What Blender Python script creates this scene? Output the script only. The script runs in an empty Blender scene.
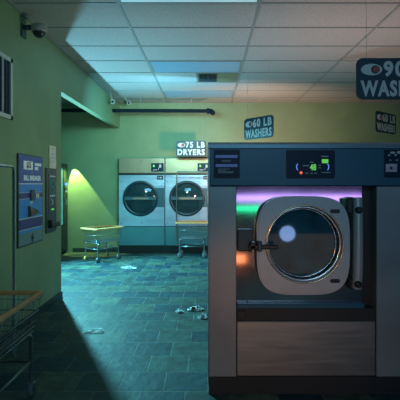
import bpy, math, random
from mathutils import Vector, Matrix, noise
random.seed(7)
PI = math.pi
SC = bpy.context.scene
COL = SC.collection

# ------------------------------------------------------------------ camera
F = 455.0                      # focal length in pixels of a 400 px frame
EYE = 1.31
cam_d = bpy.data.cameras.new('camera'); cam = bpy.data.objects.new('camera', cam_d); COL.objects.link(cam)
cam.location = (0, 0, EYE); cam.rotation_euler = (PI/2, 0, 0)
cam_d.sensor_width = 36; cam_d.lens = F/400*36
cam_d.shift_x = -0.02; cam_d.shift_y = -0.04
cam_d.clip_start = 0.05
SC.camera = cam

# ------------------------------------------------------------------ world, lights, exposure
SC.view_settings.view_transform = 'Standard'
SC.view_settings.look = 'None'
SC.view_settings.gamma = 1
SC.view_settings.use_curve_mapping = False
SC.view_settings.exposure = 0.0
w = bpy.data.worlds.new('world'); SC.world = w; w.use_nodes = True
w.node_tree.nodes['Background'].inputs[0].default_value = (0.10, 0.32, 0.56, 1)
w.node_tree.nodes['Background'].inputs[1].default_value = 0.05

def lamp(kind, name, loc, energy, color, target=None, **kw):
    d = bpy.data.lights.new(name, kind); o = bpy.data.objects.new(name, d); COL.objects.link(o)
    o.location = loc; d.energy = energy; d.color = color
    if target is not None:
        o.rotation_euler = (Vector(target)-Vector(loc)).to_track_quat('-Z', 'Y').to_euler()
    for k, v in kw.items(): setattr(d, k, v)
    return o
# cyan light out of the side room, high and low: its edge is the end of the left wall
lamp('SPOT', 'side_room_light_high', (-2.55, 7.05, 2.15), 1350, (0.20, 0.86, 1.0), (-1.1, 6.1, 0), spot_size=1.8, spot_blend=0.5, shadow_soft_size=0.06)
lamp('SPOT', 'side_room_light_low', (-2.35, 6.65, 0.35), 560, (0.28, 0.75, 1.0), (-1.3, 6.1, 2.87), spot_size=1.8, spot_blend=1.0, shadow_soft_size=0.06)
# yellow-green pool of light on the back wall
lamp('SPOT', 'wall_washer_light', (-2.63, 8.63, 1.80), 210, (0.72, 1.0, 0.28), (-2.38, 8.75, 0.80), spot_size=0.78, spot_blend=0.2, shadow_soft_size=0.01)
# added unseen fill lamps for the dryers, the back wall and the left wall
lamp('AREA', 'dryer_fill', (-0.4, 6.3, 2.45), 40, (0.22, 0.68, 1.0), (-0.8, 8.7, 0.9), shape='RECTANGLE', size=1.1, size_y=0.5)
lamp('SPOT', 'back_wall_fill', (-0.5, 5.2, 2.40), 230, (0.42, 1.0, 0.66), (-1.1, 8.75, 1.7), spot_size=1.25, spot_blend=1.0, shadow_soft_size=0.14)
lamp('SPOT', 'left_wall_fill', (0.7, 4.2, 1.45), 48, (0.75, 1.0, 0.80), (-1.7, 4.7, 1.9), spot_size=1.9, spot_blend=1.0, shadow_soft_size=0.3)
# warm light behind the big washer
lamp('SPOT', 'warm_hall_light', (0.75, 6.6, 1.3), 230, (1.0, 0.55, 0.36), (0.75, 8.75, 2.2), spot_size=2.2, spot_blend=1.0, shadow_soft_size=0.15)
lamp('SPOT', 'pink_hall_light', (1.5, 4.6, 1.0), 90, (1.0, 0.62, 0.55), (1.3, 4.9, 2.87), spot_size=2.3, spot_blend=1.0, shadow_soft_size=0.15)
lamp('SPOT', 'low_warm_fill', (0.0, -0.8, 0.95), 75, (1.0, 0.42, 0.18), (0.45, 2.85, 0.32), spot_size=0.5, spot_blend=1.0, shadow_soft_size=0.1)  # added unseen spot in front of the washer, browns its lower panel
# coloured shop-front lights behind the viewer, mirrored by the washer, plus two added fills
def front_lamp(name, px, py, w_, h_, energy, color, dist=6.6):
    x = (px-208)/F*dist; z = EYE+(184-py)/F*dist
    return lamp('AREA', name, (x, -(dist-5.66)-0.0, z), energy, color, (x, 5, z), shape='RECTANGLE', size=w_, size_y=h_)
front_lamp('violet_front_light', 300, 188, 1.9, 0.09, 2.6, (0.50, 0.30, 1.0))
front_lamp('green_front_light', 250, 200, 2.6, 0.05, 2.2, (0.0, 1.0, 0.35))
front_lamp('orange_front_light', 236, 264, 0.30, 0.16, 0.55, (1.0, 0.28, 0.10))
front_lamp('brown_front_fill', 300, 265, 1.3, 0.9, 1.3, (1.0, 0.66, 0.42), 6.62)  # added brown fill for the steel to mirror, not a shop-front light
front_lamp('blue_front_light', 288, 234, 0.23, 0.23, 1.3, (0.3, 0.5, 1.0)).data.shape = 'DISK'
lamp('AREA', 'dim_front_fill', (0.5, -1.2, 2.5), 24, (0.38, 0.72, 1.0), (0.8, 2.8, 0.9), shape='RECTANGLE', size=1.6, size_y=0.8)  # added bluish fill for the washer front, not a shop-front light

# ------------------------------------------------------------------ materials
def mat(name, color, rough=0.6, metal=0.0, emit=None, estr=0.0, noise_amt=0.0, nscale=6.0, bump=0.0, bscale=60.0, alpha=1.0, trans=0.0, stretch=None, spec=0.5):
    m = bpy.data.materials.new(name); m.use_nodes = True
    nt = m.node_tree; b = nt.nodes['Principled BSDF']
    b.inputs['Base Color'].default_value = (*color, 1)
    b.inputs['Roughness'].default_value = rough
    b.inputs['Metallic'].default_value = metal
    b.inputs['Specular IOR Level'].default_value = spec
    b.inputs['Transmission Weight'].default_value = trans
    b.inputs['Alpha'].default_value = alpha
    if emit:
        b.inputs['Emission Color'].default_value = (*emit, 1); b.inputs['Emission Strength'].default_value = estr
    tc = nt.nodes.new('ShaderNodeTexCoord'); mp = nt.nodes.new('ShaderNodeMapping')
    nt.links.new(tc.outputs['Object'], mp.inputs['Vector'])
    if stretch: mp.inputs['Scale'].default_value = stretch
    n = nt.nodes.new('ShaderNodeTexNoise'); n.inputs['Scale'].default_value = nscale; n.inputs['Detail'].default_value = 5
    nt.links.new(mp.outputs[0], n.inputs['Vector'])
    amt = noise_amt if noise_amt else 0.04
    r = nt.nodes.new('ShaderNodeValToRGB')
    r.color_ramp.elements[0].position = 0.3; r.color_ramp.elements[1].position = 0.7
    r.color_ramp.elements[0].color = (*[c*(1-amt) for c in color], 1)
    r.color_ramp.elements[1].color = (*[min(1, c*(1+amt)) for c in color], 1)
    nt.links.new(n.outputs[0], r.inputs[0]); nt.links.new(r.outputs[0], b.inputs['Base Color'])
    if metal > 0.3:
        rr = nt.nodes.new('ShaderNodeMapRange'); rr.inputs['To Min'].default_value = rough*0.8; rr.inputs['To Max'].default_value = rough*1.25
        nt.links.new(n.outputs[0], rr.inputs[0]); nt.links.new(rr.outputs[0], b.inputs['Roughness'])
    if bump:
        n2 = nt.nodes.new('ShaderNodeTexNoise'); n2.inputs['Scale'].default_value = bscale; n2.inputs['Detail'].default_value = 3
        nt.links.new(mp.outputs[0], n2.inputs['Vector'])
        bp = nt.nodes.new('ShaderNodeBump'); bp.inputs['Strength'].default_value = bump; bp.inputs['Distance'].default_value = 0.01
        nt.links.new(n2.outputs[0], bp.inputs['Height']); nt.links.new(bp.outputs[0], b.inputs['Normal'])
    return m

M = {}
M['wall'] = mat('green_paint', (0.19, 0.285, 0.155), 0.55, noise_amt=0.08, nscale=2.5, bump=0.08, bscale=90)
M['tile'] = mat('ceiling_board', (0.36, 0.37, 0.35), 0.9, noise_amt=0.16, nscale=55, bump=0.5, bscale=120)
M['grid'] = mat('grid_metal', (0.22, 0.26, 0.26), 0.5)
M['diffuser'] = mat('light_diffuser', (0.20, 0.36, 0.50), 0.35)
M['diffuser_on'] = mat('light_diffuser_lit', (0.5, 0.7, 0.75), 0.35, emit=(0.45, 0.80, 0.9), estr=0.35)
M['return'] = mat('vent_board', (0.20, 0.19, 0.11), 0.7)
M['black'] = mat('black_plastic', (0.012, 0.016, 0.02), 0.4)
M['matte_navy'] = mat('matte_navy_paint', (0.006, 0.014, 0.022), 0.9, spec=0.1)
M['dark'] = mat('dark_blue_grey', (0.02, 0.05, 0.065), 0.45)
M['base'] = mat('dark_baseboard', (0.02, 0.045, 0.05), 0.5)
M['steel'] = mat('brushed_steel', (0.50, 0.50, 0.50), 0.34, 1.0, noise_amt=0.10, nscale=3, stretch=(1, 1, 14))
M['steel_mirror'] = mat('polished_steel', (0.55, 0.54, 0.55), 0.085, 1.0, noise_amt=0.12, nscale=4)
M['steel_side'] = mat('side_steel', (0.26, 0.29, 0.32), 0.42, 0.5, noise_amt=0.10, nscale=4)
M['door_steel'] = mat('cast_steel', (0.40, 0.42, 0.45), 0.45, 0.4, noise_amt=0.08, nscale=8)
M['panel'] = mat('teal_panel', (0.012, 0.10, 0.17), 0.38, 0.1)
M['lip'] = mat('panel_lip', (0.14, 0.24, 0.30), 0.35, 0.5)
M['screen'] = mat('dark_screen', (0.004, 0.02, 0.05), 0.4, spec=0.2)
M['gold'] = mat('brass_ring', (0.80, 0.62, 0.40), 0.25, 1.0)
M['chrome'] = mat('chrome', (0.75, 0.78, 0.80), 0.15, 1.0)
M['glass_dark'] = mat('porthole_glass', (0.015, 0.075, 0.11), 0.035, 0.0, noise_amt=0.5, nscale=7, spec=0.7)
M['glass_clear'] = mat('tinted_glass', (0.012, 0.05, 0.07), 0.06, alpha=0.5, spec=0.7)
M['drum'] = mat('drum_steel', (0.10, 0.14, 0.16), 0.4, 0.9)
M['kick'] = mat('black_kickplate', (0.012, 0.018, 0.024), 0.5)
M['purple'] = mat('violet_bar', (0.32, 0.40, 1.0), 0.5)
M['ink'] = mat('pale_print', (0.45, 0.52, 0.55), 0.6)
M['green_led'] = mat('green_led', (0.1, 0.6, 0.1), 0.5, emit=(0.25, 1.0, 0.15), estr=0.45)
M['red_led'] = mat('red_led', (0.6, 0.05, 0.02), 0.5, emit=(1.0, 0.16, 0.06), estr=0.9)
M['blue_led'] = mat('blue_led', (0.1, 0.2, 0.8), 0.5, emit=(0.15, 0.35, 1.0), estr=0.9)
M['cyan_lit'] = mat('lit_display_glass', (0.1, 0.35, 0.35), 0.3, emit=(0.10, 0.50, 0.45), estr=0.35, noise_amt=0.5, nscale=9)
M['sign'] = mat('navy_sign', (0.008, 0.045, 0.075), 0.5)
M['white'] = mat('white_print', (0.62, 0.66, 0.68), 0.6)
M['bright'] = mat('bright_print', (0.95, 0.97, 0.97), 0.6)
M['pupil'] = mat('red_print', (0.42, 0.08, 0.07), 0.6)
M['wire'] = mat('galvanised_wire', (0.22, 0.25, 0.26), 0.35, 0.8)
M['yellow'] = mat('amber_plastic_rim', (0.72, 0.34, 0.12), 0.5, noise_amt=0.12, nscale=12)
M['rubber'] = mat('grey_rubber', (0.10, 0.13, 0.14), 0.6)
M['amber'] = mat('amber_wheel', (0.62, 0.33, 0.08), 0.5)
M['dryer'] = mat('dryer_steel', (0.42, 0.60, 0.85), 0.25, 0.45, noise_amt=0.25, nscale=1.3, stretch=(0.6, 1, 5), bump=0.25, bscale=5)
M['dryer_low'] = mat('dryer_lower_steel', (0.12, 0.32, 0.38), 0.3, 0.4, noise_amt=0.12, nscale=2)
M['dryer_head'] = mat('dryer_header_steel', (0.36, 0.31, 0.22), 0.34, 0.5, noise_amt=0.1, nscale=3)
M['dryer_ring'] = mat('dryer_ring', (0.006, 0.03, 0.05), 0.35)
M['dryer_block'] = mat('hinge_plate', (0.03, 0.10, 0.14), 0.4)
M['orange'] = mat('orange_print', (0.75, 0.42, 0.16), 0.6)
M['cloth_yellow'] = mat('yellow_green_laundry', (0.40, 0.46, 0.08), 0.9, noise_amt=0.3, nscale=10)
M['blue_a'] = mat('navy_face', (0.03, 0.08, 0.36), 0.45)
M['blue_b'] = mat('bright_blue_face', (0.02, 0.22, 0.62), 0.45)
M['blue_c'] = mat('indigo_band', (0.035, 0.04, 0.2), 0.45)
M['greybottom'] = mat('grey_face', (0.13, 0.22, 0.24), 0.45)
M['greenprint'] = mat('green_print', (0.05, 0.32, 0.20), 0.5)
M['paper'] = mat('pinkish_paper', (0.85, 0.70, 0.62), 0.8)
M['litter'] = mat('white_tissue', (0.85, 0.88, 0.9), 0.9, noise_amt=0.15, nscale=30)
b_ = M['litter'].node_tree.nodes['Principled BSDF']; b_.inputs['Subsurface Weight'].default_value = 1.0; b_.inputs['Subsurface Scale'].default_value = 0.12; b_.inputs['Subsurface Radius'].default_value = (1, 1, 1)
M['litter_grey'] = mat('grey_tissue', (0.28, 0.36, 0.38), 0.9, noise_amt=0.4, nscale=30)
M['cam_white'] = mat('camera_housing', (0.30, 0.31, 0.29), 0.4)
M['frame_white'] = mat('vent_frame', (0.52, 0.56, 0.55), 0.5)
M['clear'] = mat('clear_thread', (0.35, 0.38, 0.38), 0.4)

def floor_mat():
    m = bpy.data.materials.new('slate_tiles'); m.use_nodes = True
    nt = m.node_tree; b = nt.nodes['Principled BSDF']; N = nt.nodes.new; L = nt.links.new
    tc = N('ShaderNodeTexCoord'); mp = N('ShaderNodeMapping'); L(tc.outputs['Object'], mp.inputs[0])
    mp.inputs['Location'].default_value = (0.43, -2.873+0.297*20, 0)
    br = N('ShaderNodeTexBrick'); L(mp.outputs[0], br.inputs['Vector'])
    br.offset = 0.5; br.offset_frequency = 2; br.squash = 1
    br.inputs['Scale'].default_value = 1.0; br.inputs['Brick Width'].default_value = 0.285; br.inputs['Row Height'].default_value = 0.297
    br.inputs['Mortar Size'].default_value = 0.0042; br.inputs['Mortar Smooth'].default_value = 0.3; br.inputs['Bias'].default_value = -0.25
    br.inputs['Color1'].default_value = (0.013, 0.055, 0.075, 1); br.inputs['Color2'].default_value = (0.10, 0.155, 0.10, 1)
    br.inputs['Mortar'].default_value = (0.17, 0.19, 0.17, 1)
    n = N('ShaderNodeTexNoise'); n.inputs['Scale'].default_value = 7; n.inputs['Detail'].default_value = 8; n.inputs['Roughness'].default_value = 0.65
    L(tc.outputs['Object'], n.inputs['Vector'])
    cr = N('ShaderNodeMapRange'); cr.inputs['From Min'].default_value = 0.3; cr.inputs['From Max'].default_value = 0.7
    cr.inputs['To Min'].default_value = 0.16; cr.inputs['To Max'].default_value = 1.1; L(n.outputs[0], cr.inputs[0])
    mx = N('ShaderNodeVectorMath'); mx.operation = 'MULTIPLY'; L(br.outputs['Color'], mx.inputs[0]); L(cr.outputs[0], mx.inputs[1])
    L(mx.outputs[0], b.inputs['Base Color'])
    r2 = N('ShaderNodeMapRange'); b.inputs['Specular IOR Level'].default_value = 0.3; r2.inputs['To Min'].default_value = 0.45; r2.inputs['To Max'].default_value = 0.85; L(n.outputs[0], r2.inputs[0])
    L(r2.outputs[0], b.inputs['Roughness'])
    n2 = N('ShaderNodeTexNoise'); n2.inputs['Scale'].default_value = 14; n2.inputs['Detail'].default_value = 6; L(tc.outputs['Object'], n2.inputs['Vector'])
    ad = N('ShaderNodeMath'); ad.operation = 'MULTIPLY_ADD'; L(br.outputs['Fac'], ad.inputs[0]); ad.inputs[1].default_value = -0.7; L(n2.outputs[0], ad.inputs[2])
    bp = N('ShaderNodeBump'); bp.inputs['Strength'].default_value = 0.55; bp.inputs['Distance'].default_value = 0.012; L(ad.outputs[0], bp.inputs['Height'])
    L(bp.outputs[0], b.inputs['Normal'])
    return m
M['floor'] = floor_mat()

# ------------------------------------------------------------------ mesh builder
class MB:
    """collects shapes, links them as ONE mesh object"""
    def __init__(s): s.v = []; s.f = []; s.mi = []; s.mats = []; s.cur = 0; s.sm = []
    def use(s, m):
        m = M[m]
        if m not in s.mats: s.mats.append(m)
        s.cur = s.mats.index(m); return s
    def add(s, vs, fs, smooth=False):
        o = len(s.v); s.v += [tuple(p) for p in vs]
        for f in fs: s.f.append([i+o for i in f]); s.mi.append(s.cur); s.sm.append(smooth)
        return s
    def box(s, x0, x1, y0, y1, z0, z1, bev=0.0):
        if x0 > x1: x0, x1 = x1, x0
        if y0 > y1: y0, y1 = y1, y0
        if z0 > z1: z0, z1 = z1, z0
        if not bev:
            vs = [(x, y, z) for x in (x0, x1) for y in (y0, y1) for z in (z0, z1)]
            return s.add(vs, [(0,1,3,2), (4,6,7,5), (0,4,5,1), (2,3,7,6), (0,2,6,4), (1,5,7,3)])
        b = min(bev, (x1-x0)/2.01, (y1-y0)/2.01, (z1-z0)/2.01)
        vs = []; idx = {}
        X = (x0, x1); Y = (y0, y1); Z = (z0, z1)
        for i in (0, 1):
            for j in (0, 1):
                for k in (0, 1):
                    sx = b if i == 0 else -b; sy = b if j == 0 else -b; sz = b if k == 0 else -b
                    idx[i,j,k,0] = len(vs); vs.append((X[i], Y[j]+sy, Z[k]+sz))
                    idx[i,j,k,1] = len(vs); vs.append((X[i]+sx, Y[j], Z[k]+sz))
                    idx[i,j,k,2] = len(vs); vs.append((X[i]+sx, Y[j]+sy, Z[k]))
        c = Vector(((x0+x1)/2, (y0+y1)/2, (z0+z1)/2)); fs = []
        def face(l):
            P = [Vector(vs[i]) for i in l]
            n = (P[1]-P[0]).cross(P[2]-P[0]); m_ = sum(P, Vector())/len(P)
            fs.append(l if n.dot(m_-c) > 0 else l[::-1])
        for i in (0, 1):
            face([idx[i,0,0,0], idx[i,1,0,0], idx[i,1,1,0], idx[i,0,1,0]])
            face([idx[0,i,0,1], idx[1,i,0,1], idx[1,i,1,1], idx[0,i,1,1]])
            face([idx[0,0,i,2], idx[1,0,i,2], idx[1,1,i,2], idx[0,1,i,2]])
            for j in (0, 1):
                face([idx[i,j,0,0], idx[i,j,1,0], idx[i,j,1,1], idx[i,j,0,1]])
                face([idx[i,0,j,0], idx[i,1,j,0], idx[i,1,j,2], idx[i,0,j,2]])
                face([idx[0,i,j,1], idx[1,i,j,1], idx[1,i,j,2], idx[0,i,j,2]])
                for k in (0, 1): face([idx[i,j,k,0], idx[i,j,k,1], idx[i,j,k,2]])
        return s.add(vs, fs)
    def tube(s, pts, r, n=8, closed=False, caps=True):
        P = [Vector(p) for p in pts]; m = len(P); vs = []; fs = []
        up = None
        for i, p in enumerate(P):
            a = P[(i-1) % m] if (closed or i > 0) else p
            b = P[(i+1) % m] if (closed or i < m-1) else p
            t = (b-a).normalized()
            if up is None: up = t.orthogonal().normalized()
            up = (up - t*up.dot(t))
            up = up.normalized() if up.length > 1e-6 else t.orthogonal().normalized()
            sd = t.cross(up)
            for k in range(n):
                q = 2*PI*k/n; vs.append(p + (up*math.cos(q)+sd*math.sin(q))*r)
        for i in range(m if closed else m-1):
            j = (i+1) % m
            for k in range(n):
                l = (k+1) % n; fs.append((i*n+k, i*n+l, j*n+l, j*n+k))
        s.add(vs, fs, True)
        if caps and not closed:
            s.add(vs[:n], [tuple(range(n))[::-1]]); s.add(vs[-n:], [tuple(range(n))])
        return s
    def lathe(s, c, axis, prof, n=40, caps=True):
        """prof: list of (radius, distance along axis)"""
        c = Vector(c); ax = Vector(axis).normalized(); u = ax.orthogonal().normalized(); w_ = ax.cross(u)
        vs = []; fs = []
        for (r, h) in prof:
            for k in range(n):
                q = 2*PI*k/n; vs.append(c+ax*h+(u*math.cos(q)+w_*math.sin(q))*r)
        for i in range(len(prof)-1):
            for k in range(n):
                l = (k+1) % n; fs.append((i*n+k, i*n+l, (i+1)*n+l, (i+1)*n+k))
        s.add(vs, fs, True)
        if not caps: return s
        if prof[0][0] > 1e-5: s.add(vs[:n], [tuple(range(n))[::-1]])
        if prof[-1][0] > 1e-5: s.add(vs[-n:], [tuple(range(n))])
        return s
    def prism(s, loop, y0, y1, plane='xz', bev=0.0, centre=None):
        """loop of (a, b) extruded along the third axis; bev insets the first (y0) face"""
        def P(a, b, d):
            return (a, d, b) if plane == 'xz' else ((d, a, b) if plane == 'yz' else (a, b, d))
        n = len(loop); cx = sum(a for a, b in loop)/n; cz = sum(b for a, b in loop)/n
        rings = []
        if bev:
            mr = max(math.hypot(a-cx, b-cz) for a, b in loop); k = 1-bev/mr
            rings.append(([(cx+(a-cx)*k, cz+(b-cz)*k) for a, b in loop], y0))
            rings.append((loop, y0+(bev if y1 > y0 else -bev)))
        else: rings.append((loop, y0))
        rings.append((loop, y1))
        vs = [P(a, b, d) for lp, d in rings for a, b in lp]; fs = []
        for i in range(len(rings)-1):
            for k in range(n):
                l = (k+1) % n; fs.append((i*n+k, i*n+l, (i+1)*n+l, (i+1)*n+k))
        fs.append(tuple(range(n))[::-1]); fs.append(tuple(range((len(rings)-1)*n, len(rings)*n)))
        return s.add(vs, fs)
    def ringprism(s, outer, inner, y0, y1):
        n = len(outer)
        vs = [(a, y0, b) for a, b in outer]+[(a, y0, b) for a, b in inner]+[(a, y1, b) for a, b in outer]+[(a, y1, b) for a, b in inner]
        fs = []
        for k in range(n):
            l = (k+1) % n
            fs += [(k, l, n+l, n+k), (2*n+k, 3*n+k, 3*n+l, 2*n+l), (k, 2*n+k, 2*n+l, l), (n+k, n+l, 3*n+l, 3*n+k)]
        return s.add(vs, fs)
    def mesh(s, me_verts, me_faces): return s.add(me_verts, me_faces)
    def build(s, name, parent=None, m=None, local=False, label=None):
        me = bpy.data.meshes.new(name)
        off = Vector((0, 0, 0))
        if parent is not None and not local:
            p = parent
            while p is not None: off += p.location; p = p.parent
        me.from_pydata([tuple(Vector(v)-off) for v in s.v], [], s.f)
        if m: me.materials.append(M[m])
        else:
            for q in s.mats: me.materials.append(q)
        for i, p in enumerate(me.polygons):
            p.material_index = 0 if m else s.mi[i]; p.use_smooth = s.sm[i]
        me.update()
        import bmesh
        bm = bmesh.new(); bm.from_mesh(me); bmesh.ops.recalc_face_normals(bm, faces=bm.faces); bm.to_mesh(me); bm.free()
        o = bpy.data.objects.new(name, me); COL.objects.link(o)
        if parent is not None: o.parent = parent
        if label: o['label'] = label
        return o

def thing(name, label, cat, loc=(0,0,0), rotz=0, group=None):
    o = bpy.data.objects.new(name, None); COL.objects.link(o); o.empty_display_size = 0.1
    o.location = loc; o.rotation_euler = (0, 0, rotz); o['label'] = label; o['category'] = cat
    if group: o['group'] = group
    return o
def tag(o, label, cat, group=None):
    o['label'] = label; o['category'] = cat
    if group: o['group'] = group
    return o
def struct(o): o['kind'] = 'structure'; return o

def rrect(x0, x1, z0, z1, r, n=6):
    pts = []
    for cx, cz, a in ((x1-r, z1-r, 0), (x0+r, z1-r, PI/2), (x0+r, z0+r, PI), (x1-r, z0+r, 1.5*PI)):
        for k in range(n+1):
            q = a+PI/2*k/n; pts.append((cx+r*math.cos(q), cz+r*math.sin(q)))
    return pts
def circ(cx, cz, r, n=48, rz=None):
    rz = rz or r
    return [(cx+r*math.cos(2*PI*k/n), cz+rz*math.sin(2*PI*k/n)) for k in range(n)]
def superell(cx, cz, a, b, e=3.6, n=72):
    out = []
    for k in range(n):
        q = 2*PI*k/n; c = math.cos(q); s_ = math.sin(q)
        out.append((cx+a*math.copysign(abs(c)**(2/e), c), cz+b*math.copysign(abs(s_)**(2/e), s_)))
    return out

def text_geo(txt, bold=0.0, depth=0.01, spacing=1.0):
    cu = bpy.data.curves.new('lettering', 'FONT'); cu.body = txt; cu.extrude = depth; cu.offset = bold; cu.space_character = spacing
    cu.resolution_u = 3
    o = bpy.data.objects.new('lettering', cu); COL.objects.link(o)
    dg = bpy.context.evaluated_depsgraph_get(); me = bpy.data.meshes.new_from_object(o.evaluated_get(dg))
    vs = [v.co.copy() for v in me.vertices]; fs = [tuple(p.vertices) for p in me.polygons]
    bpy.data.objects.remove(o); bpy.data.curves.remove(cu); bpy.data.meshes.remove(me)
    return vs, fs
def text_on(mb, txt, u0, u1, v0, v1, place, bold=0.0, thick=0.001, spacing=1.0):
    """lettering fitted in the box u0..u1, v0..v1; place(u, v, d) gives the 3D point"""
    vs, fs = text_geo(txt, bold, 0.01, spacing)
    xs = [v.x for v in vs]; ys = [v.y for v in vs]
    a, b, c, d = min(xs), max(xs), min(ys), max(ys)
    P = [place(u0+(v.x-a)/(b-a)*(u1-u0), v0+(v.y-c)/(d-c)*(v1-v0), thick if v.z > 0 else 0.0) for v in vs]
    mb.add(P, fs); return mb

# ------------------------------------------------------------------ the room
XL, YB, ZC = -1.70, 8.75, 2.87
XR, XA, YW, HD = 4.1, -3.6, 5.27, 2.38     # right wall, side-room wall, end of left wall, header height
Y0 = -1.0
struct(MB().box(XA-0.15, XR+0.15, Y0, YB+0.15, -0.12, 0).build('floor', m='floor'))
struct(MB().box(XA-0.15, XR+0.15, Y0, YB+0.15, ZC, ZC+0.1).build('ceiling', m='tile'))
struct(MB().box(XA-0.15, XR+0.15, YB, YB+0.15, 0, ZC).build('wall_back', m='wall'))
struct(MB().box(XL-0.16, XL, Y0, YW, 0, ZC).box(XL-0.09, XL, YW, YB, HD, ZC).build('wall_left', m='wall'))
struct(MB().box(XR, XR+0.15, Y0, YB, 0, ZC).build('wall_right', m='wall'))
struct(MB().box(XA-0.15, XA, 4.2, YB, 0, ZC).box(XA, XL-0.16, 4.2, 4.35, 0, ZC).build('wall_side_room', m='wall'))
struct(MB().box(-2.6, -1.69, YB-0.012, YB, 0, 0.08).build('baseboard_back', m='base'))
struct(MB().box(XL, XL+0.012, Y0, YW, 0, 0.07).box(XL-0.16, XL+0.012, YW, YW+0.012, 0, 0.07).build('baseboard_left', m='base'))
# ceiling grid
g = MB()
gx = [-0.772+1.22*k for k in range(0, 4)]
for x in gx: g.box(x-0.012, x+0.012, Y0, YB, ZC-0.006, ZC+0.002)
k = 1
while YB-0.61*k > Y0:
    y = YB-0.61*k+0.053; g.box(XL, XR, y-0.011, y+0.011, ZC-0.0055, ZC+0.002); k += 1
g.box(XL, XL+0.02, Y0, YB, ZC-0.02, ZC+0.002)
struct(g.build('trim_1', m='grid'))

# ------------------------------------------------------------------ ceiling fixtures
def troffer(k, label, mt='diffuser'):
    y1 = YB-0.61*k+0.040; y0 = y1-0.585; x0, x1 = gx[0]+0.013, gx[1]-0.013
    t = thing('ceiling_light', label, 'ceiling light', ((x0+x1)/2, (y0+y1)/2, ZC-0.004), 0, 'recessed ceiling lights')
    MB().ringprism([(x0, y0), (x1, y0), (x1, y1), (x0, y1)], [(x0+0.02, y0+0.02), (x1-0.02, y0+0.02), (x1-0.02, y1-0.02), (x0+0.02, y1-0.02)], 0, 1)
    f = MB()
    for a in ((x0, x1, y0, y0+0.02), (x0, x1, y1-0.02, y1), (x0, x0+0.02, y0+0.02, y1-0.02), (x1-0.02, x1, y0+0.02, y1-0.02)):
        f.box(a[0], a[1], a[2], a[3], ZC-0.008, ZC-0.0005)
    f.build('light_frame', t, 'grid')
    MB().box(x0+0.02, x1-0.02, y0+0.02, y1-0.02, ZC-0.005, ZC-0.0005).build('diffuser', t, mt)
troffer(1, 'dull blue recessed ceiling light farthest from the viewer, behind the square air vent')
troffer(4, 'dull blue recessed ceiling light just in front of the square air vent')
troffer(8, 'recessed ceiling light cut off by the top edge of the photo, the nearest one', 'diffuser_on')
t = thing('air_vent', 'square brown ceiling vent with a dark grille between the two dull blue lights', 'air vent', (0.15, 6.61, ZC))
MB().box(-0.17, 0.434, 6.385, 6.95, ZC-0.006, ZC-0.0005).build('vent_board', t, 'return')
MB().box(-0.14, 0.13, 6.42, 6.90, ZC-0.012, ZC-0.006).build('grille', t, 'black')
sl = MB()
for i in range(9): sl.box(-0.12, 0.12, 6.45+i*0.05, 6.462+i*0.05, ZC-0.02, ZC-0.012)
sl.box(-0.006, 0.006, 6.42, 6.90, ZC-0.021, ZC-0.012)
sl.build('louvre', t, 'dark')

# overhead pipe through the left wall
t = thing('overhead_pipe', 'dark horizontal pipe running under the ceiling in front of the dryers', 'pipe', (-1.2, 8.1, 2.62))
MB().tube([(-3.4, 8.1, 2.625), (0.02, 8.1, 2.61)], 0.032, 14).build('pipe', t, 'matte_navy')
MB().tube([(0.0, 8.1, 2.61), (0.06, 8.08, 2.60), (0.09, 8.02, 2.56)], 0.043, 14).lathe((-0.02, 8.1, 2.61), (1, 0, 0), [(0.05, 0), (0.05, 0.04)], 20).build('elbow', t, 'matte_navy')
for x in (-1.2, -0.3): MB().tube([(x, 8.1, 2.63), (x, 8.1, 2.868)], 0.005, 6).build('hanger', t, 'grid')

# security cameras
def dome_camera(x, y, z, label):
    t = thing('security_camera', label, 'camera', (x, y, z))
    MB().box(x-0.148, x-0.135, y-0.06, y+0.05, z-0.09, z+0.03, 0.004).box(x-0.136, x-0.03, y-0.025, y+0.025, z-0.01, z+0.025, 0.004).build('bracket', t, 'dark')
    MB().lathe((x, y, z-0.035), (0, 0, 1), [(0.066, 0), (0.072, 0.01), (0.070, 0.055), (0.058, 0.068)], 28).build('housing', t, 'cam_white')
    MB().lathe((x, y, z-0.035), (0, 0, -1), [(0.056, 0), (0.052, 0.022), (0.036, 0.042), (0.012, 0.052), (0.001, 0.053)], 28).build('lens_dome', t, 'black')
dome_camera(XL+0.150, 4.18, 2.74, 'white dome security camera on a dark bracket high on the left wall')
def bullet_camera(x, y, z, label, dirv, mount):
    t = thing('security_camera', label, 'camera', (x, y, z))
    d = Vector(dirv).normalized(); c = Vector((x, y, z))
    MB().lathe(c-d*0.07, d, [(0.02, 0), (0.034, 0.01), (0.034, 0.12), (0.038, 0.125), (0.038, 0.15), (0.026, 0.15), (0.026, 0.14)], 22).build('housing', t, 'cam_white')
    MB().lathe(c+d*0.072, d, [(0.022, 0), (0.020, 0.006), (0.001, 0.01)], 18).build('lens', t, 'black')
    MB().tube([c-d*0.02+Vector((0, 0, 0.03)), mount], 0.012, 8).build('bracket', t, 'cam_white')
bullet_camera(-1.62, 7.7, 2.70, 'pale round security camera at the corner end of the left wall, above the pipe', (0.28, -1, -0.12), (-1.665, 7.75, 2.865))
bullet_camera(-1.46, 8.2, 2.78, 'small pale security camera on a conduit beside the corner, above the pipe', (0.6, -0.8, -0.2), (-1.50, 8.2, 2.865))

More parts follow.
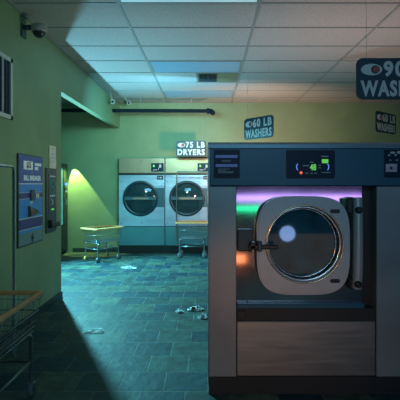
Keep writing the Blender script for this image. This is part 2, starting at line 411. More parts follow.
# ------------------------------------------------------------------ left wall
def on_left(u, v, d): return (XL+0.0+d, u, v)
t = thing('wall_grille', 'white framed air grille with dark slats high on the left wall', 'air grille', (XL, 3.72, 1.87))
fr = MB()
y0, y1, z0, z1 = 3.44, 3.925, 1.862, 2.385
for a in ((y0, y1, z0, z0+0.035), (y0, y1, z1-0.035, z1), (y0, y0+0.035, z0, z1), (y1-0.04, y1, z0, z1)):
    fr.box(XL, XL+0.018, a[0], a[1], a[2], a[3])
fr.box(XL, XL+0.014, 3.735, 3.752, z0, z1)
fr.build('grille_frame', t, 'frame_white')
MB().box(XL, XL+0.004, y0+0.03, y1-0.03, z0+0.03, z1-0.03).build('backing', t, 'black')
sl = MB()
for i in range(14): sl.box(XL+0.004, XL+0.012, y0+0.035+i*0.03, y0+0.043+i*0.03, z0+0.035, z1-0.035)
sl.build('slat', t, 'dark')

# bill breaker
BY, BZ0, BZ1 = 4.04, 0.735, 1.587
def bu(px): return BY+(px-17)/25*0.6
def bz(py): return BZ1-(py-155.5)/(245.5-155.5)*(BZ1-BZ0)
t = thing('bill_breaker', 'tall blue bill breaker money changer set in the left wall', 'change machine', (XL, 4.36, BZ0))
p = MB()
XF = XL+0.016
p.use('dark').prism(rrect(BY, BY+0.6, BZ0, BZ1, 0.02), XF-0.002, XL, 'yz')
p.use('blue_a').box(XF-0.002, XF, BY+0.015, BY+0.585, bz(184), BZ1-0.015)
p.use('white').box(XF-0.002, XF+0.0005, BY+0.015, BY+0.585, bz(185), bz(184))
p.use('blue_b').box(XF-0.002, XF, BY+0.015, BY+0.585, bz(218), bz(185))
p.use('blue_c').box(XF-0.002, XF+0.001, BY+0.015, BY+0.585, bz(199), bz(193.5))
p.use('ink').box(XF-0.002, XF+0.0015, BY+0.015, BY+0.585, bz(199.5), bz(199))
p.box(XF-0.002, XF+0.0015, BY+0.015, BY+0.585, bz(193.5), bz(193))
p.box(XF-0.002, XF+0.0015, BY+0.015, BY+0.585, bz(219), bz(218))
p.use('blue_c').box(XF-0.002, XF, BY+0.015, BY+0.585, bz(229), bz(219))
p.use('ink').box(XF-0.002, XF+0.0015, BY+0.015, BY+0.585, bz(229.8), bz(229))
p.use('blue_b').box(XF-0.002, XF, BY+0.015, BY+0.585, bz(232.5), bz(229.8))
p.use('greybottom').box(XF-0.002, XF, BY+0.015, BY+0.585, BZ0+0.015, bz(232.5))
p.build('face_panel', t)
q = MB().use('bright').box(XF, XF+0.002, bu(21.8), bu(30.8), bz(170.5), bz(162.2))
for r_ in range(2):
    for c_ in range(4):
        if r_ == 1 and c_ > 1: continue
        q.box(XF, XF+0.002, bu(33+c_*1.8), bu(34.6+c_*1.8), bz(166.2+r_*4.3), bz(163.2+r_*4.0))
q.use('bright'); text_on(q, 'BILL BREAKER', bu(22), bu(39.6), bz(181.3), bz(176.2), lambda u, v, d: (XF+d, u, v), 0.03)
q.use('black'); text_on(q, '$5', bu(24.3), bu(29), bz(169.9), bz(162.8), lambda u, v, d: (XF+0.0021+d, u, v), 0.03)
q.use('greenprint').box(XF, XF+0.002, bu(29), bu(31.5), bz(173.8), bz(172.8))
q.build('lettering', t)
MB().box(XF, XF+0.018, bu(28), bu(31.6), bz(201.5), bz(190.5), 0.006).build('bill_slot', t, 'dark')
MB().box(XF, XF+0.018, bu(32.6), bu(36), bz(199.5), bz(194.5), 0.004).build('coin_slot', t, 'steel', label='silver coin slot')
tr = MB().use('black')
tr.add([(XF, bu(26), bz(206)), (XF, bu(26), bz(217.5)), (XF, bu(37), bz(214)), (XF, bu(35), bz(211)), (XF+0.02, bu(26.5), bz(208)), (XF+0.03, bu(26.5), bz(217)), (XF+0.025, bu(36), bz(214)), (XF+0.02, bu(34), bz(211.5))],
       [(0,1,2,3), (4,5,6,7), (0,1,5,4), (1,2,6,5), (2,3,7,6), (3,0,4,7)])
tr.use('ink').add([(XF+0.002, bu(27.5), bz(202)), (XF+0.002, bu(31.5), bz(202)), (XF+0.002, bu(29.4), bz(205.5))], [(0,1,2)])
tr.build('coin_tray', t)
lk = MB().use('dark').lathe((XF, bu(30.5), bz(239)), (1, 0, 0), [(0.022, 0), (0.022, 0.006), (0.012, 0.012)], 20)
lk.add([(XF+0.002, bu(29.2), bz(236.5)), (XF+0.002, bu(31.8), bz(236.5)), (XF+0.002, bu(30.5), bz(233.8))], [(0,1,2)])
lk.add([(XF+0.002, bu(29.2), bz(241.5)), (XF+0.002, bu(31.8), bz(241.5)), (XF+0.002, bu(30.5), bz(244.2))], [(0,1,2)])
lk.build('lock', t)

# narrow dispenser
t = thing('card_dispenser', 'narrow dark wall dispenser with green symbols, beyond the blue bill breaker', 'dispenser', (XL, 4.95, 0.79))
d0, d1 = 4.80, 5.10
MB().box(XL+0.0005, XL+0.02, d0, d1, 0.79, 1.48, 0.006).build('case', t, 'dark')
XD = XL+0.02
MB().box(XD, XD+0.003, d0+0.04, d1-0.04, 0.98, 1.42).build('face_plate', t, 'dark')
MB().box(XD+0.003, XD+0.005, d0+0.08, d1-0.06, 1.385, 1.40).build('label_strip', t, 'white')
MB().box(XD+0.003, XD+0.005, d0+0.08, d1-0.06, 1.175, 1.19).build('label_strip', t, 'white')
a = MB().use('greenprint').tube([(XD+0.004, 4.95+0.075*math.cos(q), 1.29+0.06*math.sin(q)) for q in [PI*k/10 for k in range(11)]], 0.006, 6)
a.tube([(XD+0.004, 4.95+0.045*math.cos(q)*(1 if q < 4 else 1), 1.245+0.045*math.sin(q)) for q in [2*PI*k/14 for k in range(14)]], 0.006, 6, closed=True)
a.build('symbol', t)
a = MB().use('white').tube([(XD+0.004, 4.92, 1.15), (XD+0.004, 4.97, 1.12), (XD+0.004, 4.94, 1.09)], 0.005, 6)
a.build('arrow_mark', t)
a = MB().use('green_led').box(XD+0.003, XD+0.006, 4.92, 5.0, 1.03, 1.045)
a.build('green_light', t)
MB().box(XD, XD+0.045, d0+0.02, d1-0.02, 0.85, 0.865, 0.004).box(XD+0.038, XD+0.045, d0+0.02, d1-0.02, 0.85, 0.90).box(XD, XD+0.042, d0+0.02, d0+0.03, 0.85, 0.93).build('tray', t, 'black')

t.location.y -= 0.05
# paper notice above it
pm = MB().use('paper')
vs = []; fs = []
NZ = 9
for i in range(NZ):
    v = i/(NZ-1)
    for j in range(2):
        vs.append((XL+0.004+0.006*math.sin(v*5)**2, 4.855+j*0.20+0.03*v*0+0.02*(1-v), 1.455+v*0.27))
for i in range(NZ-1): fs.append((2*i, 2*i+1, 2*i+3, 2*i+2))
vs2 = [(x-0.003, y, z) for x, y, z in vs]; n_ = len(vs)
pm.add(vs+vs2, fs+[tuple(i+n_ for i in f) for f in fs]+[(0, 2*NZ-2, 2*NZ-2+n_, n_), (1, 2*NZ-1, 2*NZ-1+n_, 1+n_)], True)
pm.use('ink')
for z, a_, b_ in ((1.70, 4.92, 5.0), (1.64, 4.93, 5.0), (1.60, 4.92, 5.01), (1.56, 4.94, 5.0)):
    pm.box(XL+0.006, XL+0.0115, a_, b_, z-0.012, z)
o = pm.build('paper_notice'); tag(o, 'narrow pinkish paper notice stuck above the dark dispenser', 'notice')

# ------------------------------------------------------------------ vending machine in the side room
VX = -2.69
t = thing('vending_machine', 'dark vending machine with a lit cyan window, half hidden behind the left wall', 'vending machine', (VX-0.35, 8.28, 0))
MB().box(VX-0.75, VX-0.02, 7.84, 8.73, 0.05, 1.69, 0.01).build('body', t, 'dark')
fr = MB()
for a in ((7.84, 8.50, 0.46, 0.56), (7.84, 8.50, 1.60, 1.69), (7.84, 7.92, 0.56, 1.6), (8.48, 8.73, 0.46, 1.69), (7.84, 8.73, 0.06, 0.46)):
    fr.box(VX-0.03, VX, a[0], a[1], a[2], a[3])
fr.build('front_frame', t, 'black')
MB().box(VX-0.02, VX-0.012, 7.92, 8.48, 0.56, 1.60).build('window', t, 'cyan_lit')
MB().box(VX, VX+0.006, 8.70, 8.73, 0.06, 1.69).build('edge_trim', t, 'lip')
MB().box(VX, VX+0.012, 8.54, 8.66, 1.285, 1.33).build('bill_reader', t, 'blue_led', label='glowing blue bill slot')
c = MB().use('black').box(VX, VX+0.01, 8.53, 8.67, 1.17, 1.26)
c.use('ink').box(VX+0.01, VX+0.014, 8.54, 8.66, 1.25, 1.262).box(VX+0.01, VX+0.014, 8.54, 8.66, 1.155, 1.185)
c.build('card_reader', t)
MB().box(VX, VX+0.01, 8.57, 8.63, 0.92, 1.02).build('coin_return', t, 'lip')
for yy in (7.92, 8.62):
    for xx in (VX-0.68, VX-0.1): MB().lathe((xx, yy, 0), (0, 0, 1), [(0.03, 0), (0.025, 0.05)], 14).build('foot', t, 'black')

# ------------------------------------------------------------------ dryers
DW, DY = 0.872, 8.60
def pz(py): return EYE+(184-py)/(F/DY)
def make_dryer(label):
    """origin at the middle of the base of the front"""
    t = thing('dryer', label, 'dryer', (0, 0, 0), 0, 'wall of stack dryers')
    h = DW/2
    kw = dict(parent=t, local=True)
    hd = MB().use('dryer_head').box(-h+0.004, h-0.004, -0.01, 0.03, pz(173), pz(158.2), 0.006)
    for xx in (0, ): hd.use('black').lathe((xx, -0.012, pz(161)), (0, 1, 0), [(0.008, 0), (0.008, 0.004)], 10)
    hd.build('header_panel', **kw)
    MB().box(-h+0.006, h-0.006, 0.0, 0.03, pz(175.3), pz(173)).build('gap_strip', m='black', **kw)
    n = 64; c = (-0.02, pz(198.4)); R = 0.322
    door = MB()
    # front panel with a round hole, outer boundary follows the rectangle
    x0, x1, z0, z1 = -h+0.006, h-0.006, pz(226), pz(175.3)
    outer = []
    for k in range(n):
        q = 2*PI*k/n; dx, dz = math.cos(q), math.sin(q)
        s_ = min(((x1-c[0])/dx if dx > 1e-9 else (x0-c[0])/dx if dx < -1e-9 else 9e9), ((z1-c[1])/dz if dz > 1e-9 else (z0-c[1])/dz if dz < -1e-9 else 9e9))
        outer.append((c[0]+dx*s_, c[1]+dz*s_))
    # corners snap
    for cx, cz in ((x0, z0), (x1, z0), (x0, z1), (x1, z1)):
        i = min(range(n), key=lambda i: (outer[i][0]-cx)**2+(outer[i][1]-cz)**2); outer[i] = (cx, cz)
    door.ringprism(outer, circ(c[0], c[1], R, n), -0.015, 0.03)
    door.build('front_panel', m='dryer', **kw)
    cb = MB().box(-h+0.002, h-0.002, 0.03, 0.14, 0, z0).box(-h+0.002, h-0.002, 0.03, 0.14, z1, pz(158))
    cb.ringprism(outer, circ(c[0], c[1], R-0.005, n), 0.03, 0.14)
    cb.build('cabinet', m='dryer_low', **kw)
    MB().box(0.20, h-0.012, -0.022, -0.014, pz(207), pz(188), 0.002).build('hinge_plate', m='dryer_block', **kw)
    d = MB().use('dryer_ring').lathe((c[0], 0.01, c[1]), (0, -1, 0), [(R+0.012, 0.0), (R+0.014, 0.035), (R+0.004, 0.05), (R-0.04, 0.05), (R-0.046, 0.02)], 56, False).build('door_ring', **kw)
    # inner opening, glass, drum
    MB().lathe((c[0], -0.018, c[1]), (0, -1, 0), [(R-0.044, 0.0), (R-0.05, 0.006), (0.001, 0.010)], 48).build('door_glass', m='glass_clear', **kw)
    MB().lathe((c[0], 0.02, c[1]), (0, 1, 0), [(R-0.02, 0.0), (R-0.02, 0.09), (R-0.06, 0.105), (0.001, 0.11)], 48).build('drum', m='drum', **kw)
    return t, c, R, h
def rest_dryer(t, c, R, h):
    kw = dict(parent=t, local=True)
    b = MB().use('dryer_block').box(c[0]-R+0.03, c[0]+R-0.03, -0.046, -0.034, c[1]-0.028, c[1]+0.032)
    b.use('orange'); text_on(b, 'CONTROLSTAR', c[0]-0.14, c[0]+0.15, c[1]-0.012, c[1]+0.014, lambda u, v, d_: (u, -0.046-d_, v), 0.02)
    b.build('door_bar', **kw)
    cp = MB().use('screen').box(0.18, h-0.02, -0.022, -0.008, pz(171.6), pz(163.2), 0.003)
    cp.use('green_led').box(0.215, 0.245, -0.024, -0.021, pz(167), pz(165))
    cp.use('ink').box(0.215, 0.29, -0.024, -0.021, pz(170.3), pz(169.6)).box(0.33, 0.37, -0.024, -0.021, pz(167.6), pz(164.8)).tube([(0.31, -0.023, pz(170)), (0.335, -0.023, pz(167)), (0.35, -0.023, pz(164.5))], 0.006, 6)
    cp.build('control_box', **kw)
    lb = MB().use('screen').box(0.29, h-0.03, -0.02, -0.014, pz(179.5), pz(175.8))
    lb.use('ink').box(0.31, 0.33, -0.022, -0.02, pz(178.4), pz(177)).box(0.345, 0.38, -0.022, -0.02, pz(178.4), pz(177))
    lb.build('number_plate', **kw)
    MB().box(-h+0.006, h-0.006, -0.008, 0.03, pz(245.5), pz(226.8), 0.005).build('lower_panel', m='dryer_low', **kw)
    MB().box(-h+0.004, h-0.004, 0.005, 0.03, 0.0, pz(245.8)).build('kick_plate', m='black', **kw)
    for xx, zz in ((-h+0.05, pz(182)), (0, pz(223)), (-h+0.04, pz(223))): MB().lathe((xx, -0.0155, zz), (0, -1, 0), [(0.009, 0), (0.006, 0.004)], 10).build('screw', m='black', **kw)
t1, c, R, h = make_dryer('stack dryer nearest the left wall, with an orange printed bar across its round door')
rest_dryer(t1, c, R, h)
def copy_tree(o, label=None, parent=None):
    c_ = o.copy(); COL.objects.link(c_); c_.parent = parent
    if label: c_['label'] = label
    for ch in list(o.children): copy_tree(ch, None, c_)
    return c_
t2 = copy_tree(t1, 'stack dryer under the hanging 75 LB sign, behind the cart with the hanging frame')
t1.location = (-1.252, DY, 0); t2.location = (-0.376, DY, 0)

# ------------------------------------------------------------------ hanging signs
def sign(label, A, B, z0, z1, line1, line2, wires=2):
    """A, B: (x, y) of the left and right end"""
    A = Vector((A[0], A[1], 0)); B = Vector((B[0], B[1], 0)); d = B-A; W = d.length; H = z1-z0
    ang = math.atan2(d.y, d.x); c = (A+B)/2
    t = thing('hanging_sign', label, 'sign', (c.x, c.y, z0), ang, 'hanging machine signs')
    w_ = W/2
    MB().use('sign').prism(rrect(-w_, w_, 0, H, 0.045), 0.004, -0.004, 'xz').build('board', t, local=True)
    l = MB().use('white'); pl = lambda u, v, d_: (u, -0.0042-d_, v)
    text_on(l, line1, -w_+0.32*W, w_-0.05*W, 0.54*H, 0.93*H, pl, 0.04, 0.0015, 1.2)
    text_on(l, line2, -w_+0.05*W, w_-0.05*W, 0.07*H, 0.46*H, pl, 0.04, 0.0015, 1.15)
    l.build('lettering', t, local=True)
    e = MB().use('white').prism(circ(-w_+0.18*W, 0.72*H, 0.125*W, 32, 0.14*H), -0.0055, -0.0042)
    e.use('sign').prism(circ(-w_+0.225*W, 0.72*H, 0.052*W, 24, 0.10*H), -0.0062, -0.0055)
    e.use('pupil').prism(circ(-w_+0.23*W, 0.72*H, 0.035*W, 24, 0.075*H), -0.0068, -0.0062)
    e.build('emblem', t, local=True)
    for x in (-w_+0.12*W, w_-0.12*W): MB().tube([(x, 0, H-0.002), (x, 0, ZC-z0-0.003)], 0.0012, 5).build('thread', t, 'clear', local=True)
sign('navy hanging sign reading 75 LB DRYERS above the second dryer', (-0.584, 8.3), (-0.03, 8.3), 1.815, 2.10, '75 LB', 'DRYERS')
sign('navy 60 LB WASHERS sign hanging just above the left part of the washer', (0.477, 5.98), (0.80, 5.56), 1.885, 2.16, '60 LB', 'WASHERS')
sign('navy 60 LB WASHERS sign hanging at the right edge, below the larger one', (2.21, 6.0), (2.64, 6.4), 2.003, 2.28, '60 LB', 'WASHERS')
sign('large navy 90 LB WASHERS sign cut off by the right edge of the photo', (0.976, 3.0), (1.536, 3.0), 1.867, 2.14, '90 LB', 'WASHERS')

# ------------------------------------------------------------------ the big washer
WY = 2.826; S = F/WY
def wx(px): return (px-208)/S
def wz(py): return EYE+(184-py)/S
W1 = 1.28
t = thing('washing_machine', 'large stainless front-load washer with a round porthole door', 'washing machine', (0.64, WY, 0))
def Y(d): return WY+d
b = MB()
b.box(0.0, W1, Y(0.14), Y(1.02), 0.0, 1.545)
b.build('cabinet', t, 'steel_side')
sd = MB().use('steel_side').box(0.0, wx(236.5), Y(0.0), Y(0.14), wz(377), wz(186.3), 0.004)
sd.build('side_panel', t)
MB().use('steel_side').box(wx(376.5), W1, Y(0.0), Y(0.14), wz(377), wz(186.3), 0.004).build('side_panel', t)
MB().box(0.0, 0.012, Y(-0.004), Y(0.02), wz(377), wz(149)).build('corner_trim', t, 'lip')
MB().box(0.013, W1, Y(-0.006), Y(0.14), wz(185.8), wz(148.5), 0.004).build('control_fascia', t, 'panel')
lp = MB().use('lip')
lp.prism([(Y(-0.010), wz(148.3)), (Y(0.14), wz(148.3)), (Y(0.14), wz(142.5)), (Y(0.02), wz(142.0)), (Y(-0.010), wz(144.5))], 0.0, W1, 'yz')
lp.build('top_lip', t)
MB().box(0.004, W1, Y(0.012), Y(0.14), 0.0, wz(377.3)).build('kick_plate', t, 'kick')
# recess
MB().box(wx(364.5), wx(376.5), Y(0.10), Y(0.14), wz(322), wz(186)).build('recess_shade', t, 'black')  # black strip paints in the shade at the side of the door panel
# door surround panel with a gentle curve near its top
n = 26; zt, zb = wz(186.2), wz(303.5); vs = []; fs = []
for i in range(n+1):
    v = i/n; z = zb+(zt-zb)*v
    for x in (wx(236.7), wx(364.3)): vs.append((x, Y(0.045-0.012*math.sin(PI*v)*0.4), z))
for i in range(n): fs.append((2*i, 2*i+1, 2*i+3, 2*i+2))
k0 = len(vs); vs += [(x, Y(0.13), z) for x, y, z in vs]
fs2 = [tuple(i+k0 for i in f) for f in fs]
ed = [(2*i, 2*i+2, 2*i+2+k0, 2*i+k0) for i in range(n)]+[(2*i+1, 2*i+3, 2*i+3+k0, 2*i+1+k0) for i in range(n)]+[(0, 1, 1+k0, k0), (2*n, 2*n+1, 2*n+1+k0, 2*n+k0)]
sp = MB().use('steel_mirror'); sp.add(vs, fs, True); sp.add(vs, fs2+ed)
sp.use('black').lathe((wx(244), Y(0.04), wz(271.5)), (0, -1, 0), [(0.006, 0), (0.004, 0.006)], 10).lathe((wx(248), Y(0.04), wz(303)), (0, -1, 0), [(0.005, 0), (0.004, 0.006)], 10)
sp.build('door_surround', t)
# ledge and bumper
MB().box(wx(237), wx(365), Y(0.005), Y(0.14), wz(309), wz(304), 0.004).build('ledge', t, 'panel')
MB().box(wx(237), wx(376), Y(0.02), Y(0.14), wz(321.5), wz(309.3)).box(wx(237.5), wx(246), Y(0.004), Y(0.02), wz(320), wz(311), 0.003).build('bumper', t, 'kick')
MB().box(wx(237), wx(376), Y(0.012), Y(0.14), wz(377), wz(321.8), 0.004).build('lower_panel', t, 'steel')
# screens and labels
sc = MB().use('screen').prism(rrect(wx(286), wx(334.5), wz(178.5), wz(150.3), 0.012), Y(-0.010), Y(-0.006))
sc.use('green_led').box(wx(321.5), wx(327.8), Y(-0.0115), Y(-0.010), wz(163.2), wz(159.3))
text_on(sc, '48', wx(309.5), wx(315.8), wz(170.5), wz(164), lambda u, v, d: (u, Y(-0.010)-d, v), 0.03)
sc.use('red_led').prism(circ(wx(300.7), wz(172.8), 0.009, 16), Y(-0.0115), Y(-0.010))
sc.use('ink')
for a in ((302.5, 308.5, 165.2, 166.2), (309.5, 313, 161.8, 162.6), (321, 328, 156, 157), (305, 308, 172.8, 173.6), (310, 312.5, 173, 173.8), (314, 316.5, 172.8, 173.6), (321, 330, 172.2, 172.9), (318, 320.5, 165, 165.8), (318, 320.5, 167.5, 168.3)):
    sc.box(wx(a[0]), wx(a[1]), Y(-0.0112), Y(-0.010), wz(a[3]), wz(a[2]))
sc.use('blue_led')
for cx, sgn in ((298.5, -1), (326, 1)):
    sc.tube([(wx(cx)+sgn*0.014*math.cos(q), Y(-0.011), wz(167)+0.022*math.sin(q)) for q in [-1.1+2.2*k/8 for k in range(9)]], 0.0025, 5)
sc.build('display', t)
ip = MB().use('screen').prism(rrect(wx(213.7), wx(239.7), wz(178.3), wz(149.8), 0.006), Y(-0.009), Y(-0.006))
ip.use('purple').box(wx(215.6), wx(237.4), Y(-0.0105), Y(-0.009), wz(158), wz(155.1)).box(wx(215.6), wx(237.4), Y(-0.0105), Y(-0.009), wz(167), wz(164.2))
ip.use('ink')
for y_, a_, b_ in ((160.3, 222, 231), (161.6, 221.5, 231), (168.8, 218, 230), (170.2, 218, 226), (171.5, 218, 234), (172.6, 218, 233), (156.3, 223.5, 229), (165.4, 217.5, 236)):
    ip.box(wx(a_), wx(b_), Y(-0.0112), Y(-0.009), wz(y_+0.45), wz(y_))
ip.build('instruction_plate', t)
cp = MB().use('screen').prism(rrect(wx(383.6), wx(407), wz(177.5), wz(149.8), 0.006), Y(-0.009), Y(-0.006))
cp.use('steel').box(wx(385), wx(396.3), Y(-0.013), Y(-0.009), wz(172), wz(164))
cp.use('black').lathe((wx(390.5), Y(-0.013), wz(168)), (0, -1, 0), [(0.009, 0), (0.007, 0.004)], 12)
cp.use('ink').prism(circ(wx(392), wz(152.8), 0.016, 16, 0.007), Y(-0.0105), Y(-0.009)).prism(circ(wx(398.5), wz(152.5), 0.014, 16, 0.009), Y(-0.0105), Y(-0.009))
cp.box(wx(387.5), wx(389.5), Y(-0.0105), Y(-0.009), wz(156), wz(154.5)).box(wx(394), wx(396), Y(-0.0105), Y(-0.009), wz(156), wz(154)).box(wx(388.5), wx(391), Y(-0.0105), Y(-0.009), wz(160.6), wz(159.8)).box(wx(395), wx(397.5), Y(-0.0105), Y(-0.009), wz(160.6), wz(159.8))
cp.build('coin_box', t)
# door
DF = -0.05                                  # door face
SD = F/(WY+DF)
def dx_(px): return (px-208)/SD
def dz_(py): return EYE+(184-py)/SD
dc = (dx_(304.4), dz_(244.2)); n = 72
outer = superell(dx_(303.6), dz_(245.8), 0.285, 0.302, 3.7, n)
ci = circ(dc[0], dc[1], 0.236, n)
door = MB()
door.ringprism([(a+(dc[0]-a)*0.03, b_+(dc[1]-b_)*0.03) for a, b_ in outer], ci, Y(DF), Y(DF+0.008))
door.ringprism(outer, ci, Y(DF+0.008), Y(0.012))
dr = door.build('door', t, 'door_steel')
for py_ in (211.3, 280.9):
    MB().prism(rrect(dx_(330), dx_(340), dz_(py_+2), dz_(py_-2), 0.011), Y(DF-0.0015), Y(DF)).build('slot', dr, 'black')
def ring(r, rad, off, m_, nm, dx=0):
    MB().tube([(dc[0]+dx+r*math.cos(2*PI*k/72), Y(off), dc[1]+r*math.sin(2*PI*k/72)) for k in range(72)], rad, 8, closed=True).build(nm, dr, m_)
ring(0.237, 0.0045, DF-0.001, 'gold', 'outer_ring')
MB().lathe((dc[0], Y(DF), dc[1]), (0, 1, 0), [(0.2355, 0.0), (0.231, 0.004), (0.228, 0.03)], 64, False).build('ring_seat', dr, 'door_steel')
ring(0.225, 0.0075, DF+0.028, 'chrome', 'inner_ring')
MB().lathe((dc[0], Y(DF+0.03), dc[1]), (0, 1, 0), [(0.228, 0.0), (0.222, 0.004), (0.210, 0.050)], 64, False).build('gasket', dr, 'drum')
ring(0.2125, 0.005, DF+0.072, 'chrome', 'glass_ring')
ring(0.2215, 0.003, DF+0.040, 'black', 'seal')
gl = MB().lathe((dc[0], Y(0.032), dc[1]), (0, -1, 0), [(0.212, 0.0), (0.211, 0.006)], 64)
gl.build('porthole_glass', dr, 'glass_dark')
for k in range(8):
    q = 2*PI*k/8+0.2; MB().lathe((dc[0]+0.2145*math.cos(q), Y(DF+0.045), dc[1]+0.2145*math.sin(q)), (0, -1, 0), [(0.004, 0), (0.003, 0.004)], 8).build('bolt', dr, 'steel')
# latch at the left
la = MB().use('dark').box(wx(237.6), wx(252.5), Y(0.0), Y(0.05), wz(251.5), wz(229.5), 0.006)
la.use('black').box(wx(249), wx(254.5), Y(-0.085), Y(0.01), wz(247.5), wz(241), 0.004)
la.build('latch_block', t)
lv = MB().use('black').box(wx(247.5), wx(276.5), Y(-0.085), Y(-0.068), wz(247.5), wz(243.3), 0.006)
lv.use('dark').box(wx(256), wx(260.5), Y(-0.092), Y(-0.03), wz(249.5), wz(239.7), 0.005)
lv.build('latch_lever', t)
# hinge bar at the right
MB().box(wx(345), wx(353), Y(-0.04), Y(0.05), wz(213), wz(197.8), 0.005).build('hinge_bracket', t, 'black')
MB().box(wx(347.5), wx(353), Y(-0.04), Y(0.05), wz(288), wz(277), 0.005).build('hinge_bracket', t, 'black')
hx = wx(357)
hl = MB().use('door_steel').tube([(wx(355), Y(-0.045), wz(197.3)), (wx(355), Y(-0.055), wz(215)), (wx(355), Y(-0.058), wz(242)), (wx(355), Y(-0.055), wz(270)), (wx(354.4), Y(-0.045), wz(286.5))], 0.029, 16)
hl.build('hinge_bar', t)
for px_, py_ in ((354.6, 209.4), (354, 281.5)): MB().lathe((wx(px_), Y(-0.080), wz(py_)), (0, -1, 0), [(0.021, -0.012), (0.021, 0.008), (0.012, 0.012)], 18).build('hinge_cap', t, 'black')

# ------------------------------------------------------------------ laundry carts
def cart(label, cx, cy, rz, L, W, hr, hb_, hf, rack=None, amber=False, casters=True, grp='wire laundry carts'):
    """long side along local x; rim height hr, basket bottom hb_, lower frame hf"""
    t = thing('laundry_cart', label, 'laundry cart', (cx, cy, 0), rz, grp)
    kw = dict(parent=t, local=True)
    l, w_ = L/2, W/2; l2, w2 = l*0.84, w_*0.82
    r = MB()
    r.box(-l-0.012, l+0.012, -w_-0.014, -w_+0.014, hr-0.014, hr+0.014, 0.006).box(-l-0.012, l+0.012, w_-0.014, w_+0.014, hr-0.014, hr+0.014, 0.006)
    r.box(-l-0.014, -l+0.014, -w_+0.014, w_-0.014, hr-0.014, hr+0.014, 0.006).box(l-0.014, l+0.014, -w_+0.014, w_-0.014, hr-0.014, hr+0.014, 0.006)
    r.build('rim', m='yellow', **kw)
    b_ = MB()
    def lv_(f): return (l+(l2-l)*f, w_+(w2-w_)*f, hr-0.015+(hb_-hr+0.015)*f)
    for f, th in ((0.12, 0.002), (0.42, 0.004), (0.70, 0.002), (0.86, 0.004), (1.0, 0.004)):
        a, c_, z = lv_(f); b_.tube([(-a, -c_, z), (a, -c_, z), (a, c_, z), (-a, c_, z)], th, 6, closed=True)
    nx, ny = 14, 10
    for i in range(nx+1):
        u = -1+2*i/nx
        for sg in (-1, 1): b_.tube([(u*l, sg*w_, hr-0.012), (u*l2, sg*w2, hb_)], 0.0018, 5, caps=False)
        b_.tube([(u*l2, -w2, hb_), (u*l2, w2, hb_)], 0.0018, 5, caps=False)
    for i in range(ny+1):
        u = -1+2*i/ny
        for sg in (-1, 1): b_.tube([(sg*l, u*w_, hr-0.012), (sg*l2, u*w2, hb_)], 0.0018, 5, caps=False)
        b_.tube([(-l2, u*w2, hb_+0.003), (l2, u*w2, hb_+0.003)], 0.0018, 5, caps=False)
    b_.build('basket', m='wire', **kw)
    lx, ly = l2*0.93, w2*0.96
    for sx in (-1, 1):
        for sy in (-1, 1):
            MB().tube([(sx*lx*0.8, sy*ly, hb_-0.012), (sx*(lx-0.015), sy*ly, hb_-0.015), (sx*lx, sy*ly, hb_-0.035), (sx*lx, sy*ly, 0.085)], 0.011, 10).build('leg', m='wire', **kw)
    fr_ = MB().tube([(-lx, -ly, hf), (lx, -ly, hf), (lx, ly, hf), (-lx, ly, hf)], 0.009, 8, closed=True)
    fr_.build('lower_frame', m='wire', **kw)
    cm = 'amber' if amber else 'rubber'
    for i, (sx, sy) in enumerate(((-1, -1), (1, -1), (-1, 1), (1, 1))):
        x, y = sx*lx, sy*ly
        fk = MB().box(x-0.012, x+0.03, y-0.02, y+0.02, 0.082, 0.088).box(x-0.01, x+0.03, y-0.021, y-0.018, 0.035, 0.085).box(x-0.01, x+0.03, y+0.018, y+0.021, 0.035, 0.085).build('caster', m='wire', **kw)
        MB().lathe((x+0.01, y-0.015, 0.0465), (0, 1, 0), [(0.03, 0), (0.046, 0.004), (0.046, 0.026), (0.03, 0.030)], 22).build('wheel', fk, cm if (sy > 0 or not amber) else 'rubber', local=True)
    if rack:
        rk = MB()
        rk.tube([(-l+0.0, 0, hf), (-l-0.005, 0, hr), (-l+0.0, 0, rack-0.02), (-l+0.02, 0, rack), (l-0.02, 0, rack), (l, 0, rack-0.02), (l+0.005, 0, hr), (l, 0, hf)], 0.0105, 10)
        rk.build('hanging_rack', m='chrome' if rack < 1.5 else 'wire', **kw)
    return t
a50 = math.radians(55)
u = Vector((math.cos(a50), math.sin(a50))); v = Vector((-math.sin(a50), math.cos(a50)))
cen = Vector((-1.83, 7.45))+u*0.30+v*0.19
cart('wire laundry cart with an amber rim and wheels, standing free by the green back wall', cen.x, cen.y, a50, 0.60, 0.38, 0.56, 0.33, 0.22, amber=True)
cart('wire laundry cart with a tall hanging frame, parked in front of the second dryer', -0.285, 8.22, 0, 0.56, 0.40, 0.62, 0.34, 0.20, rack=1.53)
cart('wire laundry cart nearest the viewer, cut off by the left edge of the photo', -1.225, 2.54, PI/2, 0.66, 0.35, 0.625, 0.40, 0.22, rack=1.42)

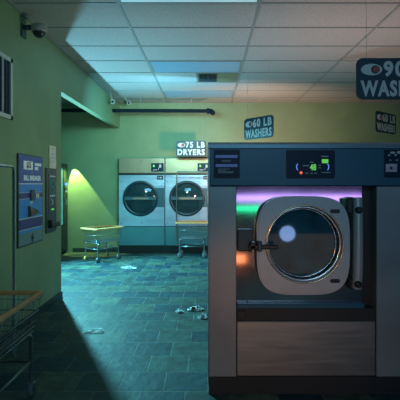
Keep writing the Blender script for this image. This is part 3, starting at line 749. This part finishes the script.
# ------------------------------------------------------------------ litter on the floor
def crumple(label, px, py, w_, d_, h_, seed, m_='litter', rot=0.0, taper=False):
    y = F*EYE/(py-184); x = (px-208)/F*y
    nx, ny = 12, 9; vs = []; fs = []
    for i in range(nx+1):
        for j in range(ny+1):
            a, b_ = -1+2*i/nx, -1+2*j/ny
            e = max(0, 1-(a*a+b_*b_)*0.6)
            r_ = 1+0.25*noise.noise(Vector((a*1.5+seed, b_*1.5, seed)))
            tp = (0.35+0.65*(a+1)/2) if taper else 1
            z = abs(noise.noise(Vector((a*2.4+seed*3.1, b_*2.4, 1.7))))*h_*1.2*e + h_*0.2*e
            X, Y_ = a*w_/2*r_*math.sqrt(1-b_*b_*0.45), b_*d_/2*r_*math.sqrt(1-a*a*0.45)*tp
            vs.append((X*math.cos(rot)-Y_*math.sin(rot), X*math.sin(rot)+Y_*math.cos(rot), 0.003+z))
    q = lambda i, j: i*(ny+1)+j
    for i in range(nx):
        for j in range(ny): fs.append((q(i,j), q(i+1,j), q(i+1,j+1), q(i,j+1)))
    n0 = len(vs); vs2 = vs+[(a, b_, max(0.0, c_-0.003)) for a, b_, c_ in vs]
    fs2 = fs+[tuple(k+n0 for k in f)[::-1] for f in fs]
    bd = [q(i,0) for i in range(nx+1)]+[q(nx,j) for j in range(1, ny+1)]+[q(i,ny) for i in range(nx-1, -1, -1)]+[q(0,j) for j in range(ny-1, 0, -1)]
    for k in range(len(bd)):
        l = (k+1) % len(bd); fs2.append((bd[k], bd[l], bd[l]+n0, bd[k]+n0))
    mb = MB().use(m_); mb.add(vs2, fs2)
    o = mb.build('crumpled_tissue', m=m_); o.location = (x, y, 0)
    tag(o, label, 'tissue', 'litter on the floor')
crumple('white crumpled tissue on the floor near the amber-wheeled cart', 129, 268.5, 0.24, 0.14, 0.05, 1.3)
crumple('pale torn tissue on the floor near the edge of the dark shadow', 94, 332, 0.20, 0.16, 0.02, 4.1, rot=0.5, taper=True)
crumple('larger white crumpled tissue on the floor beside the washer', 195.5, 310.5, 0.18, 0.16, 0.06, 7.7, rot=0.3, taper=True)
crumple('small white scrap of tissue left of the larger one', 179.5, 312.5, 0.085, 0.08, 0.04, 2.2)
crumple('greyish tissue lying closest to the foot of the washer', 204, 317.5, 0.13, 0.13, 0.06, 5.9, 'litter_grey')
